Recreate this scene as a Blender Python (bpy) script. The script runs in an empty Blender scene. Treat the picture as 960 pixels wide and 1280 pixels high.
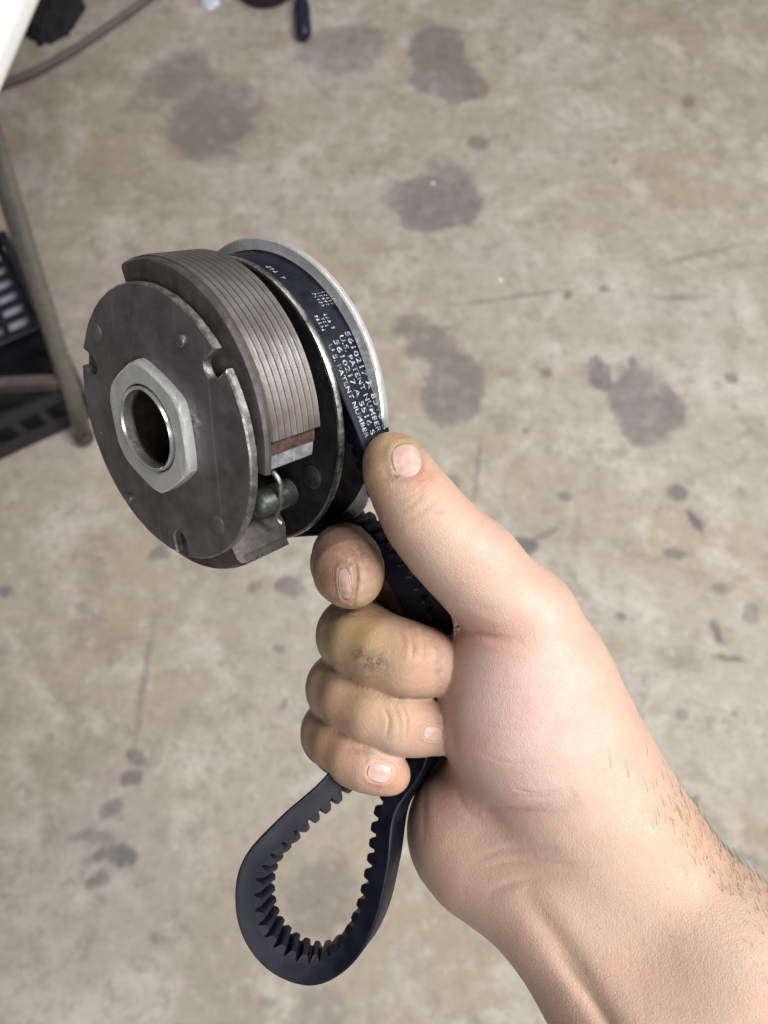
import bpy, bmesh, math, random
import numpy as np
from mathutils import Matrix, Vector, Euler
from mathutils.bvhtree import BVHTree

random.seed(7)
rng = np.random.default_rng(7)
scene = bpy.context.scene
COL = scene.collection

# ------------------------------------------------------------------ camera
FPX, CX, CY = 930.0, 480.0, 640.0            # focal length in photo pixels (960 x 1280)
PITCH, CAM_H = 70.0, 1.40
cam = bpy.data.cameras.new('camera')
cam_ob = bpy.data.objects.new('camera', cam)
COL.objects.link(cam_ob)
cam_ob.location = (0, 0, CAM_H)
cam_ob.rotation_euler = (math.radians(90 - PITCH), 0, 0)
cam.sensor_fit = 'VERTICAL'
cam.sensor_height = 36.0
cam.lens = FPX / 1280 * 36
cam.clip_start, cam.clip_end = 0.01, 60
cam.dof.use_dof = True
cam.dof.focus_distance = 0.262
cam.dof.aperture_fstop = cam.lens / 2.4       # a phone lens: 2.4 mm pupil
scene.camera = cam_ob
cy_ = scene.cycles
cy_.max_bounces, cy_.diffuse_bounces, cy_.glossy_bounces, cy_.transmission_bounces = 6, 3, 4, 2
cy_.caustics_reflective = cy_.caustics_refractive = False

# ------------------------------------------------------------------ light (a workshop under ceiling tubes)
world = bpy.data.worlds.new('World')
scene.world = world
world.use_nodes = True
world.node_tree.nodes['Background'].inputs[0].default_value = (0.92, 0.96, 1.0, 1)
world.node_tree.nodes['Background'].inputs[1].default_value = 0.15

def area(name, loc, target, sx, sy, power, col):
    l = bpy.data.lights.new(name, 'AREA')
    l.shape = 'RECTANGLE'
    l.size, l.size_y, l.energy, l.color = sx, sy, power, col
    o = bpy.data.objects.new(name, l)
    COL.objects.link(o)
    o.location = loc
    d = Vector(target) - Vector(loc)
    o.rotation_euler = d.to_track_quat('-Z', 'Y').to_euler()
    return o
area('ceiling_tube_light', (1.5, 0.25, 2.9), (0.1, 0.25, 0.6), 0.35, 1.8, 108, (1.0, 0.985, 0.965))
area('ceiling_tube_light', (0.6, 2.6, 2.9), (0.1, 0.6, 0.4), 1.8, 0.35, 16, (1.0, 0.96, 0.90))
area('ceiling_tube_light', (0.5, -1.6, 2.7), (0.1, 0.2, 0.6), 1.8, 0.4, 40, (0.98, 0.99, 1.0))

scene.view_settings.view_transform = 'Standard'
scene.view_settings.look = 'None'
scene.view_settings.exposure = 0.0
scene.view_settings.gamma = 1.0

# ------------------------------------------------------------------ helpers
CAM = Matrix.Translation((0, 0, CAM_H)) @ Euler((math.radians(90 - PITCH), 0, 0)).to_matrix().to_4x4()
CAMR = np.array(CAM.to_3x3())
CAMT = np.array(CAM.translation)

def un(x, y, d):
    """photo pixel at depth d (mm) -> camera frame, mm"""
    return np.array([(x - CX) / FPX * d, -(y - CY) / FPX * d, -d], float)
def pix(p):
    p = np.asarray(p, float)
    return np.stack([CX + FPX * p[..., 0] / -p[..., 2], CY - FPX * p[..., 1] / -p[..., 2]], -1)
def to_world(p):
    """camera frame mm -> world metres"""
    return np.asarray(p, float) * 0.001 @ CAMR.T + CAMT
def floor_at(x, y, z=0.0):
    d = CAMR @ np.array([(x - CX) / FPX, -(y - CY) / FPX, -1.0])
    return CAMT + d * ((z - CAM_H) / d[2])
def at(x, y, d):
    """photo pixel at depth d (m) -> world"""
    return to_world(un(x, y, d * 1000))
def nz(v):
    v = np.asarray(v, float)
    return v / np.linalg.norm(v)

def tag(o, label=None, cat=None, group=None, kind=None):
    if label: o['label'] = label
    if cat: o['category'] = cat
    if group: o['group'] = group
    if kind: o['kind'] = kind
    return o
def empty(name, mat=None, loc=None):
    o = bpy.data.objects.new(name, None)
    o.empty_display_size = 0.02
    COL.objects.link(o)
    if mat is not None: o.matrix_world = mat
    if loc is not None: o.location = loc
    return o
def mesh_ob(name, verts, faces, material, parent=None, smooth=True, loc=None):
    me = bpy.data.meshes.new(name)
    me.from_pydata([tuple(map(float, v)) for v in verts], [], [tuple(map(int, f)) for f in faces])
    me.materials.append(material)
    if smooth: me.shade_smooth()
    me.update()
    o = bpy.data.objects.new(name, me)
    COL.objects.link(o)
    if parent is not None: o.parent = parent
    if loc is not None: o.location = loc
    return o
def fast_mesh(name, V, Q, material, parent=None, smooth=True, loc=None):
    """quads from numpy arrays"""
    me = bpy.data.meshes.new(name)
    n, m = len(V), len(Q)
    me.vertices.add(n); me.vertices.foreach_set('co', np.ascontiguousarray(V, np.float32).ravel())
    me.loops.add(m * 4); me.loops.foreach_set('vertex_index', np.ascontiguousarray(Q, np.int32).ravel())
    me.polygons.add(m); me.polygons.foreach_set('loop_start', np.arange(0, m * 4, 4, dtype=np.int32))
    me.update(calc_edges=True); me.validate()
    me.materials.append(material)
    if smooth: me.shade_smooth()
    o = bpy.data.objects.new(name, me)
    COL.objects.link(o)
    if parent is not None: o.parent = parent
    if loc is not None: o.location = loc
    return o
def bm_ob(name, bm, material, parent=None, smooth=False, angle=None, bevel=None, loc=None):
    bmesh.ops.recalc_face_normals(bm, faces=bm.faces)
    me = bpy.data.meshes.new(name)
    bm.to_mesh(me); bm.free()
    me.materials.append(material)
    if smooth: me.shade_smooth()
    if angle is not None:
        me.shade_smooth()
        me.set_sharp_from_angle(angle=math.radians(angle))
    o = bpy.data.objects.new(name, me)
    COL.objects.link(o)
    if parent is not None: o.parent = parent
    if loc is not None: o.location = loc
    if bevel:
        b = o.modifiers.new('bevel', 'BEVEL')
        b.width, b.segments, b.limit_method = bevel, 2, 'ANGLE'
        b.angle_limit = math.radians(35)
    return o

# ------------------------------------------------------------------ materials
class Nodes:
    def __init__(s, name):
        s.m = bpy.data.materials.new(name); s.m.use_nodes = True
        s.t = s.m.node_tree; s.bsdf = s.t.nodes['Principled BSDF']
        s.co = s.n('ShaderNodeTexCoord').outputs['Object']
    def n(s, kind, **kw):
        x = s.t.nodes.new(kind)
        for k, v in kw.items(): setattr(x, k, v)
        return x
    def link(s, a, b): s.t.links.new(a, b)
    def setin(s, node, key, v):
        if hasattr(v, 'is_output') or isinstance(v, bpy.types.NodeSocket): s.link(v, node.inputs[key])
        else: node.inputs[key].default_value = v
    def noise(s, scale, detail=4, rough=0.6, vec=None, dist=0.0, out='Fac'):
        x = s.n('ShaderNodeTexNoise'); x.inputs['Scale'].default_value = scale
        x.inputs['Detail'].default_value = detail; x.inputs['Roughness'].default_value = rough
        x.inputs['Distortion'].default_value = dist
        s.link(vec if vec is not None else s.co, x.inputs['Vector']); return x.outputs[out]
    def scaled(s, sc, vec=None):
        x = s.n('ShaderNodeMapping'); x.inputs['Scale'].default_value = sc
        s.link(vec if vec is not None else s.co, x.inputs['Vector']); return x.outputs[0]
    def rng(s, v, a, b, c=0.0, d=1.0, smooth=True):
        x = s.n('ShaderNodeMapRange'); x.interpolation_type = 'SMOOTHSTEP' if smooth else 'LINEAR'
        s.link(v, x.inputs[0])
        for i, q in enumerate((a, b, c, d)): x.inputs[i + 1].default_value = q
        return x.outputs[0]
    def mix(s, f, a, b, mode='MIX'):
        x = s.n('ShaderNodeMix', data_type='RGBA', blend_type=mode)
        s.setin(x, 0, f)
        for i, q in ((6, a), (7, b)):
            if isinstance(q, bpy.types.NodeSocket): s.link(q, x.inputs[i])
            else: x.inputs[i].default_value = (*q, 1)
        return x.outputs[2]
    def math(s, op, a, b=0.0):
        x = s.n('ShaderNodeMath', operation=op)
        s.setin(x, 0, a); s.setin(x, 1, b); return x.outputs[0]
    def bump(s, h, strength, dist, normal=None):
        x = s.n('ShaderNodeBump'); x.inputs['Strength'].default_value = strength
        x.inputs['Distance'].default_value = dist; s.link(h, x.inputs['Height'])
        if normal is not None: s.link(normal, x.inputs['Normal'])
        return x.outputs[0]
    def done(s, **kw):
        for k, v in kw.items():
            k = k.replace('_', ' ')
            if isinstance(v, bpy.types.NodeSocket): s.link(v, s.bsdf.inputs[k])
            else: s.bsdf.inputs[k].default_value = (*v, 1) if isinstance(v, tuple) and len(v) == 3 and k != 'Subsurface Radius' else v
        return s.m

def plain(name, col, rough=0.5, metal=0.0, var=0.25, scale=60.0, bump=0.15, bdist=0.0004):
    N = Nodes(name)
    f = N.noise(scale, 5, 0.65)
    c = N.mix(N.rng(f, 0.3, 0.7), tuple(q * (1 - var) for q in col), tuple(min(1, q * (1 + var)) for q in col))
    r = N.rng(N.noise(scale * 2.3, 4), 0.3, 0.7, max(0.05, rough - 0.12), min(1, rough + 0.12))
    return N.done(Base_Color=c, Roughness=r, Metallic=metal, Normal=N.bump(N.noise(scale * 8, 4), bump, bdist))

def metal_mat(name, dark, light, rough, metal=0.9, scale=90, stretch=(1, 1, 1), rust=0.0):
    N = Nodes(name)
    v = N.scaled(stretch)
    a = N.noise(scale, 6, 0.7, v)
    b = N.noise(scale * 6, 4, 0.7, v)
    c = N.mix(N.rng(a, 0.33, 0.68), dark, light)
    c = N.mix(N.rng(b, 0.55, 0.8, 0, 0.5), c, tuple(q * 0.5 for q in dark))
    for rot, sc in ((0.5, (420, 9, 420)), (-0.9, (300, 14, 300))):
        mp = N.n('ShaderNodeMapping'); mp.inputs['Rotation'].default_value = (0, 0, rot); mp.inputs['Scale'].default_value = sc
        N.link(N.co, mp.inputs['Vector'])
        c = N.mix(N.rng(N.noise(1.0, 3, 0.6, mp.outputs[0]), 0.60, 0.72, 0, 0.45), c, tuple(min(1, q * 1.6) for q in light))
    if rust: c = N.mix(N.rng(N.noise(scale * 1.7, 6, 0.7), 0.55, 0.72, 0, rust), c, (0.16, 0.07, 0.035))
    r = N.rng(N.noise(scale * 3, 5, 0.7, v), 0.3, 0.7, max(0.05, rough - 0.12), rough + 0.15)
    return N.done(Base_Color=c, Roughness=r, Metallic=metal, Normal=N.bump(b, 0.25, 0.0002))

M = {}
M['plate'] = metal_mat('dark_pressed_steel', (0.105, 0.098, 0.099), (0.18, 0.17, 0.169), 0.50, 0.6, 55)
M['plate_edge'] = metal_mat('worn_steel_edge', (0.16, 0.15, 0.145), (0.36, 0.35, 0.34), 0.42, 0.9, 160)
M['nut'] = metal_mat('bright_zinc_steel', (0.55, 0.55, 0.54), (0.68, 0.68, 0.67), 0.27, 0.55, 70)
M['sleeve'] = metal_mat('turned_steel', (0.55, 0.54, 0.53), (0.72, 0.71, 0.70), 0.22, 0.85, 60)
M['bore'] = metal_mat('shaded_bore', (0.012, 0.010, 0.009), (0.03, 0.024, 0.02), 0.45, 0.6, 80)  # near-black wall; the hollow's shade is put into the colour
M['shoe'] = metal_mat('dark_shoe_casting', (0.05, 0.046, 0.044), (0.11, 0.10, 0.094), 0.5, 0.6, 60)
M['shoe_end'] = metal_mat('bare_aluminium', (0.22, 0.23, 0.24), (0.40, 0.42, 0.44), 0.5, 0.6, 150, rust=0.85)
M['shaded_end'] = metal_mat('shaded_cast_aluminium', (0.03, 0.033, 0.03), (0.08, 0.086, 0.08), 0.42, 0.6, 120)  # silver aluminium darkened, shade of the gap painted into it
M['flange'] = metal_mat('black_sheave_steel', (0.03, 0.029, 0.03), (0.075, 0.072, 0.072), 0.42, 0.7, 60)
M['rim'] = metal_mat('polished_sheave_rim', (0.60, 0.59, 0.58), (0.76, 0.75, 0.74), 0.22, 0.65, 40)
M['rim_dull'] = metal_mat('scuffed_sheave_rim', (0.15, 0.145, 0.14), (0.42, 0.41, 0.40), 0.34, 0.95, 150)
M['glue'] = metal_mat('rust_brown_bond', (0.022, 0.011, 0.009), (0.085, 0.038, 0.026), 0.7, 0.0, 330)
def lining_mat():
    N = Nodes('friction_lining')
    v = N.scaled((1, 1, 8))
    a = N.noise(45, 5, 0.65); b = N.noise(260, 5, 0.7, v)
    c = N.mix(N.rng(a, 0.3, 0.7), (0.085, 0.079, 0.069), (0.195, 0.185, 0.165))
    c = N.mix(N.rng(N.noise(28, 3), 0.52, 0.7, 0, 0.6), c, (0.17, 0.11, 0.065))
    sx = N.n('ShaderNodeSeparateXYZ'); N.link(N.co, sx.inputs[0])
    ang_grad = N.math('ADD', N.math('ARCTAN2', sx.outputs[1], sx.outputs[0]), N.math('MULTIPLY', N.noise(60, 5, 0.7), 0.5))
    c = N.mix(N.rng(ang_grad, 0.55, 1.65, 0, 0.72), c, (0.042, 0.038, 0.036))      # darker charcoal towards the other end of the shoe
    c = N.mix(N.rng(b, 0.5, 0.75, 0, 0.6), c, (0.05, 0.042, 0.036))
    return N.done(Base_Color=c, Roughness=N.rng(b, 0.3, 0.7, 0.32, 0.55), Metallic=0.25, Normal=N.bump(b, 0.4, 0.0003))
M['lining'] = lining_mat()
M['lining_dark'] = metal_mat('charcoal_lining', (0.025, 0.022, 0.02), (0.05, 0.044, 0.038), 0.6, 0.2, 120)
def rubber_mat():
    N = Nodes('black_belt_rubber')
    a = N.noise(120, 4); b = N.noise(1600, 3)
    c = N.mix(N.rng(a, 0.35, 0.7), (0.004, 0.0044, 0.008), (0.009, 0.0095, 0.016))
    return N.done(Base_Color=c, Roughness=N.rng(a, 0.3, 0.7, 0.40, 0.56), Specular_IOR_Level=0.20, Normal=N.bump(b, 0.2, 0.0002))
M['rubber'] = rubber_mat()
def ink_mat():
    N = Nodes('worn_white_print')
    a = N.noise(700, 5, 0.75)
    c = N.mix(N.rng(a, 0.40, 0.60), (0.03, 0.032, 0.04), (0.40, 0.43, 0.47))
    return N.done(Base_Color=c, Roughness=0.55)
M['ink'] = ink_mat()

# ------------------------------------------------------------------ floor
def floor_mat():
    N = Nodes('stained_concrete')
    a = N.noise(1.7, 5, 0.55); b = N.noise(7, 7, 0.68, dist=0.4); g = N.noise(34, 8, 0.75); fine = N.noise(230, 4, 0.7)
    c = N.mix(N.rng(a, 0.35, 0.65), (0.385, 0.35, 0.295), (0.345, 0.29, 0.215))
    c = N.mix(N.rng(b, 0.46, 0.68, 0, 0.85), c, (0.49, 0.46, 0.405))
    c = N.mix(N.rng(N.noise(4.2, 6, 0.7, N.scaled((1, 1.6, 1))), 0.50, 0.70, 0, 0.65), c, (0.26, 0.21, 0.15))
    c = N.mix(N.rng(N.noise(15, 8, 0.8), 0.50, 0.64, 0, 0.65), c, (0.235, 0.205, 0.165))
    c = N.mix(N.rng(g, 0.50, 0.70, 0, 0.6), c, (0.215, 0.195, 0.17))
    c = N.mix(N.rng(g, 0.46, 0.30, 0, 0.6), c, (0.54, 0.52, 0.48))
    c = N.mix(N.rng(fine, 0.52, 0.75, 0, 0.5), c, (0.15, 0.135, 0.115))
    at_ = N.n('ShaderNodeAttribute', attribute_name='stain')
    breakup = N.rng(N.noise(22, 6, 0.75), 0.28, 0.55, 0.55, 1.0)
    acc = N.math('MULTIPLY', at_.outputs['Fac'], breakup)
    c = N.mix(acc, c, (0.10, 0.098, 0.097))
    wp = N.co
    # scattered dark specks and scuffs
    vo = N.n('ShaderNodeTexVoronoi'); vo.inputs['Scale'].default_value = 9.0; N.link(wp, vo.inputs['Vector'])
    sp = N.math('MULTIPLY', N.rng(vo.outputs['Distance'], 0.085, 0.035), N.rng(N.noise(5, 2), 0.5, 0.62, 0, 0.75))
    c = N.mix(sp, c, (0.10, 0.095, 0.09))
    vo2 = N.n('ShaderNodeTexVoronoi'); vo2.inputs['Scale'].default_value = 26.0; N.link(N.scaled((1, 2.2, 1), wp), vo2.inputs['Vector'])
    sp2 = N.math('MULTIPLY', N.rng(vo2.outputs['Distance'], 0.14, 0.05), N.rng(N.noise(6.3, 2), 0.52, 0.66, 0, 0.6))
    c = N.mix(sp2, c, (0.12, 0.11, 0.10))
    h = N.math('ADD', N.math('MULTIPLY', g, 0.6), N.math('MULTIPLY', fine, 0.25))
    rough = N.rng(N.noise(11, 4), 0.3, 0.7, 0.62, 0.85)
    return N.done(Base_Color=c, Roughness=rough, Normal=N.bump(h, 0.35, 0.0025))
STAINS = [  # photo pixel, radii in pixels, turn, strength, softness
    (265, 150, 58, 52, 20, .62, .25), (225, 98, 42, 30, 0, .5, .3), (185, 122, 26, 22, 0, .3, .4),
    (425, 62, 62, 30, -15, .42, .2), (548, 72, 36, 40, 10, .62, .12), (570, 100, 34, 30, 0, .6, .15),
    (550, 255, 56, 38, 5, .66, .12), (505, 245, 30, 22, 10, .5, .25), (560, 225, 30, 22, 0, .45, .3),
    (572, 480, 42, 44, 10, .62, .15), (545, 435, 38, 26, 35, .58, .2), (512, 408, 20, 16, 20, .5, .2),
    (808, 505, 50, 42, 10, .64, .14), (745, 465, 16, 24, -20, .66, .15), (770, 490, 22, 14, 30, .5, .2),
    (630, 525, 20, 16, 0, .25, .3), (405, 1110, 42, 58, 15, .42, .18), (385, 1135, 24, 22, 0, .3, .3),
    (400, 1262, 38, 30, 0, .35, .25), (150, 1068, 26, 24, 0, .72, .2), (118, 1042, 30, 9, 5, .5, .3),
    (126, 1104, 13, 11, 0, .65, .2), (171, 948, 14, 10, 30, .72, .2), (163, 974, 12, 11, 0, .65, .2), (140, 1008, 16, 9, -40, .5, .3),
    (362, 738, 20, 11, 0, .6, .25), (322, 730, 8, 7, 0, .55, .3), (195, 691, 13, 10, 0, .6, .2), (3, 740, 10, 7, 0, .6, .3),
    (868, 650, 7, 16, -25, .75, .2), (846, 614, 16, 10, 5, .72, .25), (842, 694, 15, 8, 0, .6, .3), (655, 678, 14, 12, 0, .75, .25),
    (680, 668, 22, 4, -20, .5, .3), (900, 792, 8, 16, -20, .7, .2), (910, 822, 22, 4, 10, .6, .3), (855, 1012, 22, 8, -30, .65, .25),
    (898, 735, 11, 9, 0, .5, .3), (942, 770, 9, 14, 10, .55, .3), (775, 772, 9, 6, 10, .6, .3), (786, 895, 13, 13, 40, .5, .3),
    (853, 891, 8, 6, 0, .6, .3), (705, 620, 10, 6, 10, .55, .3), (566, 600, 14, 10, 0, .45, .3), (598, 585, 3, 40, 8, .5, .4),
    (640, 372, 70, 3, -9, .5, .4), (880, 318, 55, 3.5, -16, .42, .4), (850, 372, 40, 3, 0, .38, .4), (925, 1068, 30, 3, 22, .55, .4),
    (180, 860, 4, 80, 2, .42, .4), (598, 180, 13, 9, 0, .55, .3), (862, 127, 8, 9, 0, .6, .3), (710, 370, 6, 6, 0, .6, .3), (756, 362, 6, 5, 0, .6, .3),
    (917, 472, 9, 8, 0, .6, .3), (680, 468, 7, 6, 0, .55, .3), (793, 455, 6, 9, -20, .6, .3), (348, 812, 7, 6, 0, .55, .3), (352, 880, 6, 8, 0, .5, .3),
    (100, 760, 9, 7, 0, .4, .4), (60, 925, 6, 6, 0, .4, .4), (190, 1176, 8, 7, 0, .45, .4), (330, 1255, 14, 9, 0, .35, .4), (820, 700, 60, 4, 20, .2, .5),
]
def value_noise(X, Y, scale, octaves=4, seed=0):
    r = np.random.default_rng(seed); out = np.zeros_like(X); amp, tot = 1.0, 0.0
    for o in range(octaves):
        T = r.random((64, 64)); x, y = X * scale, Y * scale
        xi, yi = np.floor(x).astype(int), np.floor(y).astype(int); fx, fy = x - xi, y - yi
        fx, fy = fx * fx * (3 - 2 * fx), fy * fy * (3 - 2 * fy)
        g = lambda i, j: T[(xi + i) % 64, (yi + j) % 64]
        out += amp * ((g(0, 0) * (1 - fx) + g(1, 0) * fx) * (1 - fy) + (g(0, 1) * (1 - fx) + g(1, 1) * fx) * fy)
        tot += amp; amp *= 0.6; scale *= 2.1
    return out / tot - 0.5
def make_floor():
    core = lambda a, b, n: np.linspace(a, b, n)
    xs = np.r_[-14, -8, -4, -2, core(-1.35, 1.35, 541), 2, 4, 8, 14]
    ys = np.r_[-14, -8, -4, -2, -1, core(-0.45, 2.35, 561), 3, 5, 8, 14]
    X, Y = np.meshgrid(xs, ys, indexing='ij')
    nx, ny = X.shape
    WX = X + 0.075 * value_noise(X, Y, 11, 5, 1) + 0.035 * value_noise(X, Y, 50, 4, 3)
    WY = Y + 0.075 * value_noise(X, Y, 11, 5, 2) + 0.035 * value_noise(X, Y, 50, 4, 4)
    acc = np.zeros_like(X)
    for (px, py, rx, ry, ang, st, soft) in STAINS:
        p = floor_at(px, py); q = floor_at(px + 10, py); r = floor_at(px, py + 10)
        kx, ky = np.linalg.norm(q - p) / 10, np.linalg.norm(r - p) / 10
        small = min(1.0, min(rx, ry) / 22)
        if max(rx, ry) < 26: st = min(0.95, st * 1.1)
        ux, uy = (X + (WX - X) * small - p[0]), (Y + (WY - Y) * small - p[1])
        t = math.radians(-ang)
        a, b = (ux * math.cos(t) + uy * math.sin(t)) / (rx * kx), (-ux * math.sin(t) + uy * math.cos(t)) / (ry * ky)
        d = np.hypot(a, b)
        soft = soft * 1.0
        v = np.clip((1 + soft - d) / (2 * soft), 0, 1)
        acc = np.maximum(acc, st * v * v * (3 - 2 * v))
    V = np.stack([X.ravel(), Y.ravel(), np.zeros(X.size)], 1)
    idx = np.arange(nx * ny).reshape(nx, ny)
    Q = np.stack([idx[:-1, :-1], idx[1:, :-1], idx[1:, 1:], idx[:-1, 1:]], -1).reshape(-1, 4)
    o = fast_mesh('floor', V, Q, floor_mat())
    at_ = o.data.attributes.new('stain', 'FLOAT', 'POINT')
    at_.data.foreach_set('value', acc.ravel().astype(np.float32))
    return o
fl = make_floor()
tag(fl, 'bare beige concrete workshop floor with dark oil stains', kind='structure')

# ------------------------------------------------------------------ clutch pulley
c0 = np.array([-80.178, 29.884, -264.97])
nn = nz([-.65239, -.32256, .68582])
e1 = nz(np.array([1., 0, 0]) - nn * nn[0]); e2 = np.cross(nn, e1)
frame = np.eye(4); frame[:3, 0], frame[:3, 1], frame[:3, 2] = CAMR @ e1, CAMR @ e2, CAMR @ nn
frame[:3, 3] = to_world(c0)
CL = Matrix(frame.tolist())
clutch = empty('clutch_pulley', CL)
tag(clutch, 'dark steel centrifugal clutch pulley with bright hexagonal nut, held up by the belt', 'clutch')
mm = 0.001
def PL(x, y, s):
    """photo pixel on the clutch plane s mm behind the front plate -> plane coordinates (mm)"""
    d = un(x, y, 1.0); o = c0 - nn * s
    q = d * ((o @ nn) / (d @ nn)) - o
    return np.array([q @ e1, q @ e2])

def lathe(name, prof, material, seg=128, parent=clutch, a0=0.0, a1=360.0, angle=30, close=True, r_jit=None):
    """profile [(r, s)] in mm (s measured back from the front plate) turned round the axis"""
    full = abs(a1 - a0 - 360) < 1e-6
    n = seg if full else seg + 1
    V, Fc = [], []
    for i in range(n):
        t = math.radians(a0 + (a1 - a0) * i / seg)
        for (r, s) in prof:
            V.append((r * math.cos(t) * mm, r * math.sin(t) * mm, -s * mm))
    k = len(prof)
    kk = k if close else k - 1
    for i in range(seg):
        j = (i + 1) % n
        for q in range(kk):
            w = (q + 1) % k
            Fc.append((i * k + q, i * k + w, j * k + w, j * k + q))
    if not full:
        Fc.append(tuple(range(k))[::-1]); Fc.append(tuple(seg * k + q for q in range(k)))
    bm = bmesh.new()
    vs = [bm.verts.new(v) for v in V]
    for f_ in Fc:
        try: bm.faces.new([vs[x] for x in f_])
        except ValueError: pass
    return bm_ob(name, bm, material, parent, angle=angle)

# front plate with three key slots
def plate_outline():
    pts = []
    notches = [math.radians(a) for a in (38.2, 158.5, -84.5)]
    N_ = 360
    for i in range(N_):
        t = 2 * math.pi * i / N_ - math.pi
        d = min(abs((t - q + math.pi) % (2 * math.pi) - math.pi) for q in notches)
        if d < 0.082: continue
        jit = 0.18 * math.sin(t * 37) * math.sin(t * 11 + 1)
        pts.append((t, 50 + jit * 0.6, None))
    for q in notches:
        # straight slot mouth, round bottom
        w, dep, rr = 3.6, 4.2, 3.9
        loc = [(50 * math.cos(0.076), -w)]
        for k in range(11):
            a = -0.5 * math.pi - 0.35 - (math.pi - 0.7) * k / 10
            loc.append((50 - dep - 1.6 + rr * math.cos(a), rr * math.sin(a)))
        loc.append((50 * math.cos(0.076), w))
        for k, (x, y) in enumerate(loc):
            X, Y = x * math.cos(q) - y * math.sin(q), x * math.sin(q) + y * math.cos(q)
            pts.append(((q - 0.08 + 0.16 * k / (len(loc) - 1) + math.pi) % (2 * math.pi) - math.pi, None, (X, Y)))
    pts.sort(key=lambda p: p[0])
    return [(p[1] * math.cos(p[0]), p[1] * math.sin(p[0])) if p[2] is None else p[2] for p in pts]
ol = plate_outline()
def plate_mesh(name, ol, s0, s1, material, parent, edge_mat, ch=0.5):
    n = len(ol)
    cx = np.array(ol)
    tg = np.roll(cx, -1, 0) - np.roll(cx, 1, 0); tg /= np.linalg.norm(tg, axis=1)[:, None]
    sh = cx - np.stack([tg[:, 1], -tg[:, 0]], 1) * ch
    bm = bmesh.new()
    ring = lambda R, s: [bm.verts.new((x * mm, y * mm, -s * mm)) for x, y in R]
    hole = [(17.2 * math.cos(2 * math.pi * i / 48), 17.2 * math.sin(2 * math.pi * i / 48)) for i in range(48)]
    rs = [ring(sh, s0), ring(cx, s0 + ch), ring(cx, s1 - 0.2), ring(sh, s1)]
    hs = [ring(hole, s0), ring(hole, s1)]
    for a, b in zip(rs, rs[1:]):
        for i in range(n):
            q = bm.faces.new((a[i], a[(i + 1) % n], b[(i + 1) % n], b[i])); q.material_index = 1
    for i in range(48): bm.faces.new((hs[0][i], hs[0][(i + 1) % 48], hs[1][(i + 1) % 48], hs[1][i]))
    for R, H in ((rs[0], hs[0]), (rs[-1], hs[1])):
        ed = [bm.edges.get((R[i], R[(i + 1) % n])) for i in range(n)] + [bm.edges.get((H[i], H[(i + 1) % 48])) for i in range(48)]
        bmesh.ops.triangle_fill(bm, use_beauty=True, edges=ed)
    o = bm_ob(name, bm, material, parent, angle=28)
    o.data.materials.append(edge_mat)
    return o
fp = plate_mesh('front_plate', ol, 0, 3.0, M['plate'], clutch, M['plate_edge'], 0.55)

def stud(name, x, y, r, s_back, h, material, parent, dome=0.4):
    prof = [(0.001, s_back - h), (r * 0.5, s_back - h + dome * 0.12), (r * 0.86, s_back - h + dome * 0.5), (r, s_back - h + dome), (r, s_back + 0.5)]
    V, Fc = [], []; n = 28
    for i in range(n):
        t = 2 * math.pi * i / n
        for (q, s) in prof: V.append(((x + q * math.cos(t)) * mm, (y + q * math.sin(t)) * mm, -s * mm))
    k = len(prof)
    for i in range(n):
        j = (i + 1) % n
        for q in range(k - 1): Fc.append((i * k + q, i * k + q + 1, j * k + q + 1, j * k + q))
    bm = bmesh.new(); vs = [bm.verts.new(v) for v in V]
    for f_ in Fc: bm.faces.new([vs[q] for q in f_])
    bmesh.ops.remove_doubles(bm, verts=bm.verts, dist=5e-6)
    return bm_ob(name, bm, material, parent, angle=40)
for (px, py, r) in ((120, 415, 3.7), (272, 655, 3.7)):
    x, y = PL(px, py, 0); stud('rivet', x, y, r, 0, 0.8, M['plate'], clutch, 0.5)
a_ = math.radians(20); stud('rivet', 44 * math.cos(math.radians(-165)), 44 * math.sin(math.radians(-165)), 0.9, 0, 0.4, M['plate'], clutch)
for (px, py) in ((228, 425), (163, 622)):
    x, y = PL(px, py, 0); stud('pin', x, y, 2.2, 0, 1.7, M['plate_edge'], clutch, 0.7)

# hexagonal nut, chamfered, with its bore
def hex_nut():
    R, s1, s0 = 26.4, -0.05, -4.0
    rot = math.radians(34)
    n = 144
    hexr = [R * math.cos(math.pi / 6) / math.cos(((2 * math.pi * i / n) % (math.pi / 3)) - math.pi / 6) for i in range(n)]
    soft = [(h ** -14 + 25.4 ** -14) ** (-1 / 14) for h in hexr]            # rounded corners
    rings = [([16.1] * n, -0.5), ([16.1] * n, s0 + 0.6), ([16.8] * n, s0 + 0.05),
             ([min(h - 0.7, 22.9) for h in soft], s0), ([min(h - 0.25, 23.7) for h in soft], s0 + 0.35), ([min(h - 0.05, 24.6) for h in soft], s0 + 1.0), (soft, s0 + 1.8), (soft, s1)]
    V = []
    for R_, s in rings:
        for i in range(n):
            t = rot + 2 * math.pi * i / n
            V.append((R_[i] * math.cos(t) * mm, R_[i] * math.sin(t) * mm, -s * mm))
    Fc = [(k * n + i, k * n + (i + 1) % n, (k + 1) * n + (i + 1) % n, (k + 1) * n + i) for k in range(len(rings) - 1) for i in range(n)]
    bm = bmesh.new(); vs = [bm.verts.new(v) for v in V]
    for f_ in Fc: bm.faces.new([vs[q] for q in f_])
    return bm_ob('hex_nut', bm, M['nut'], clutch, angle=22)
nut = hex_nut()
nut.location = (-1.5 * mm, 0.2 * mm, 0)
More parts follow.
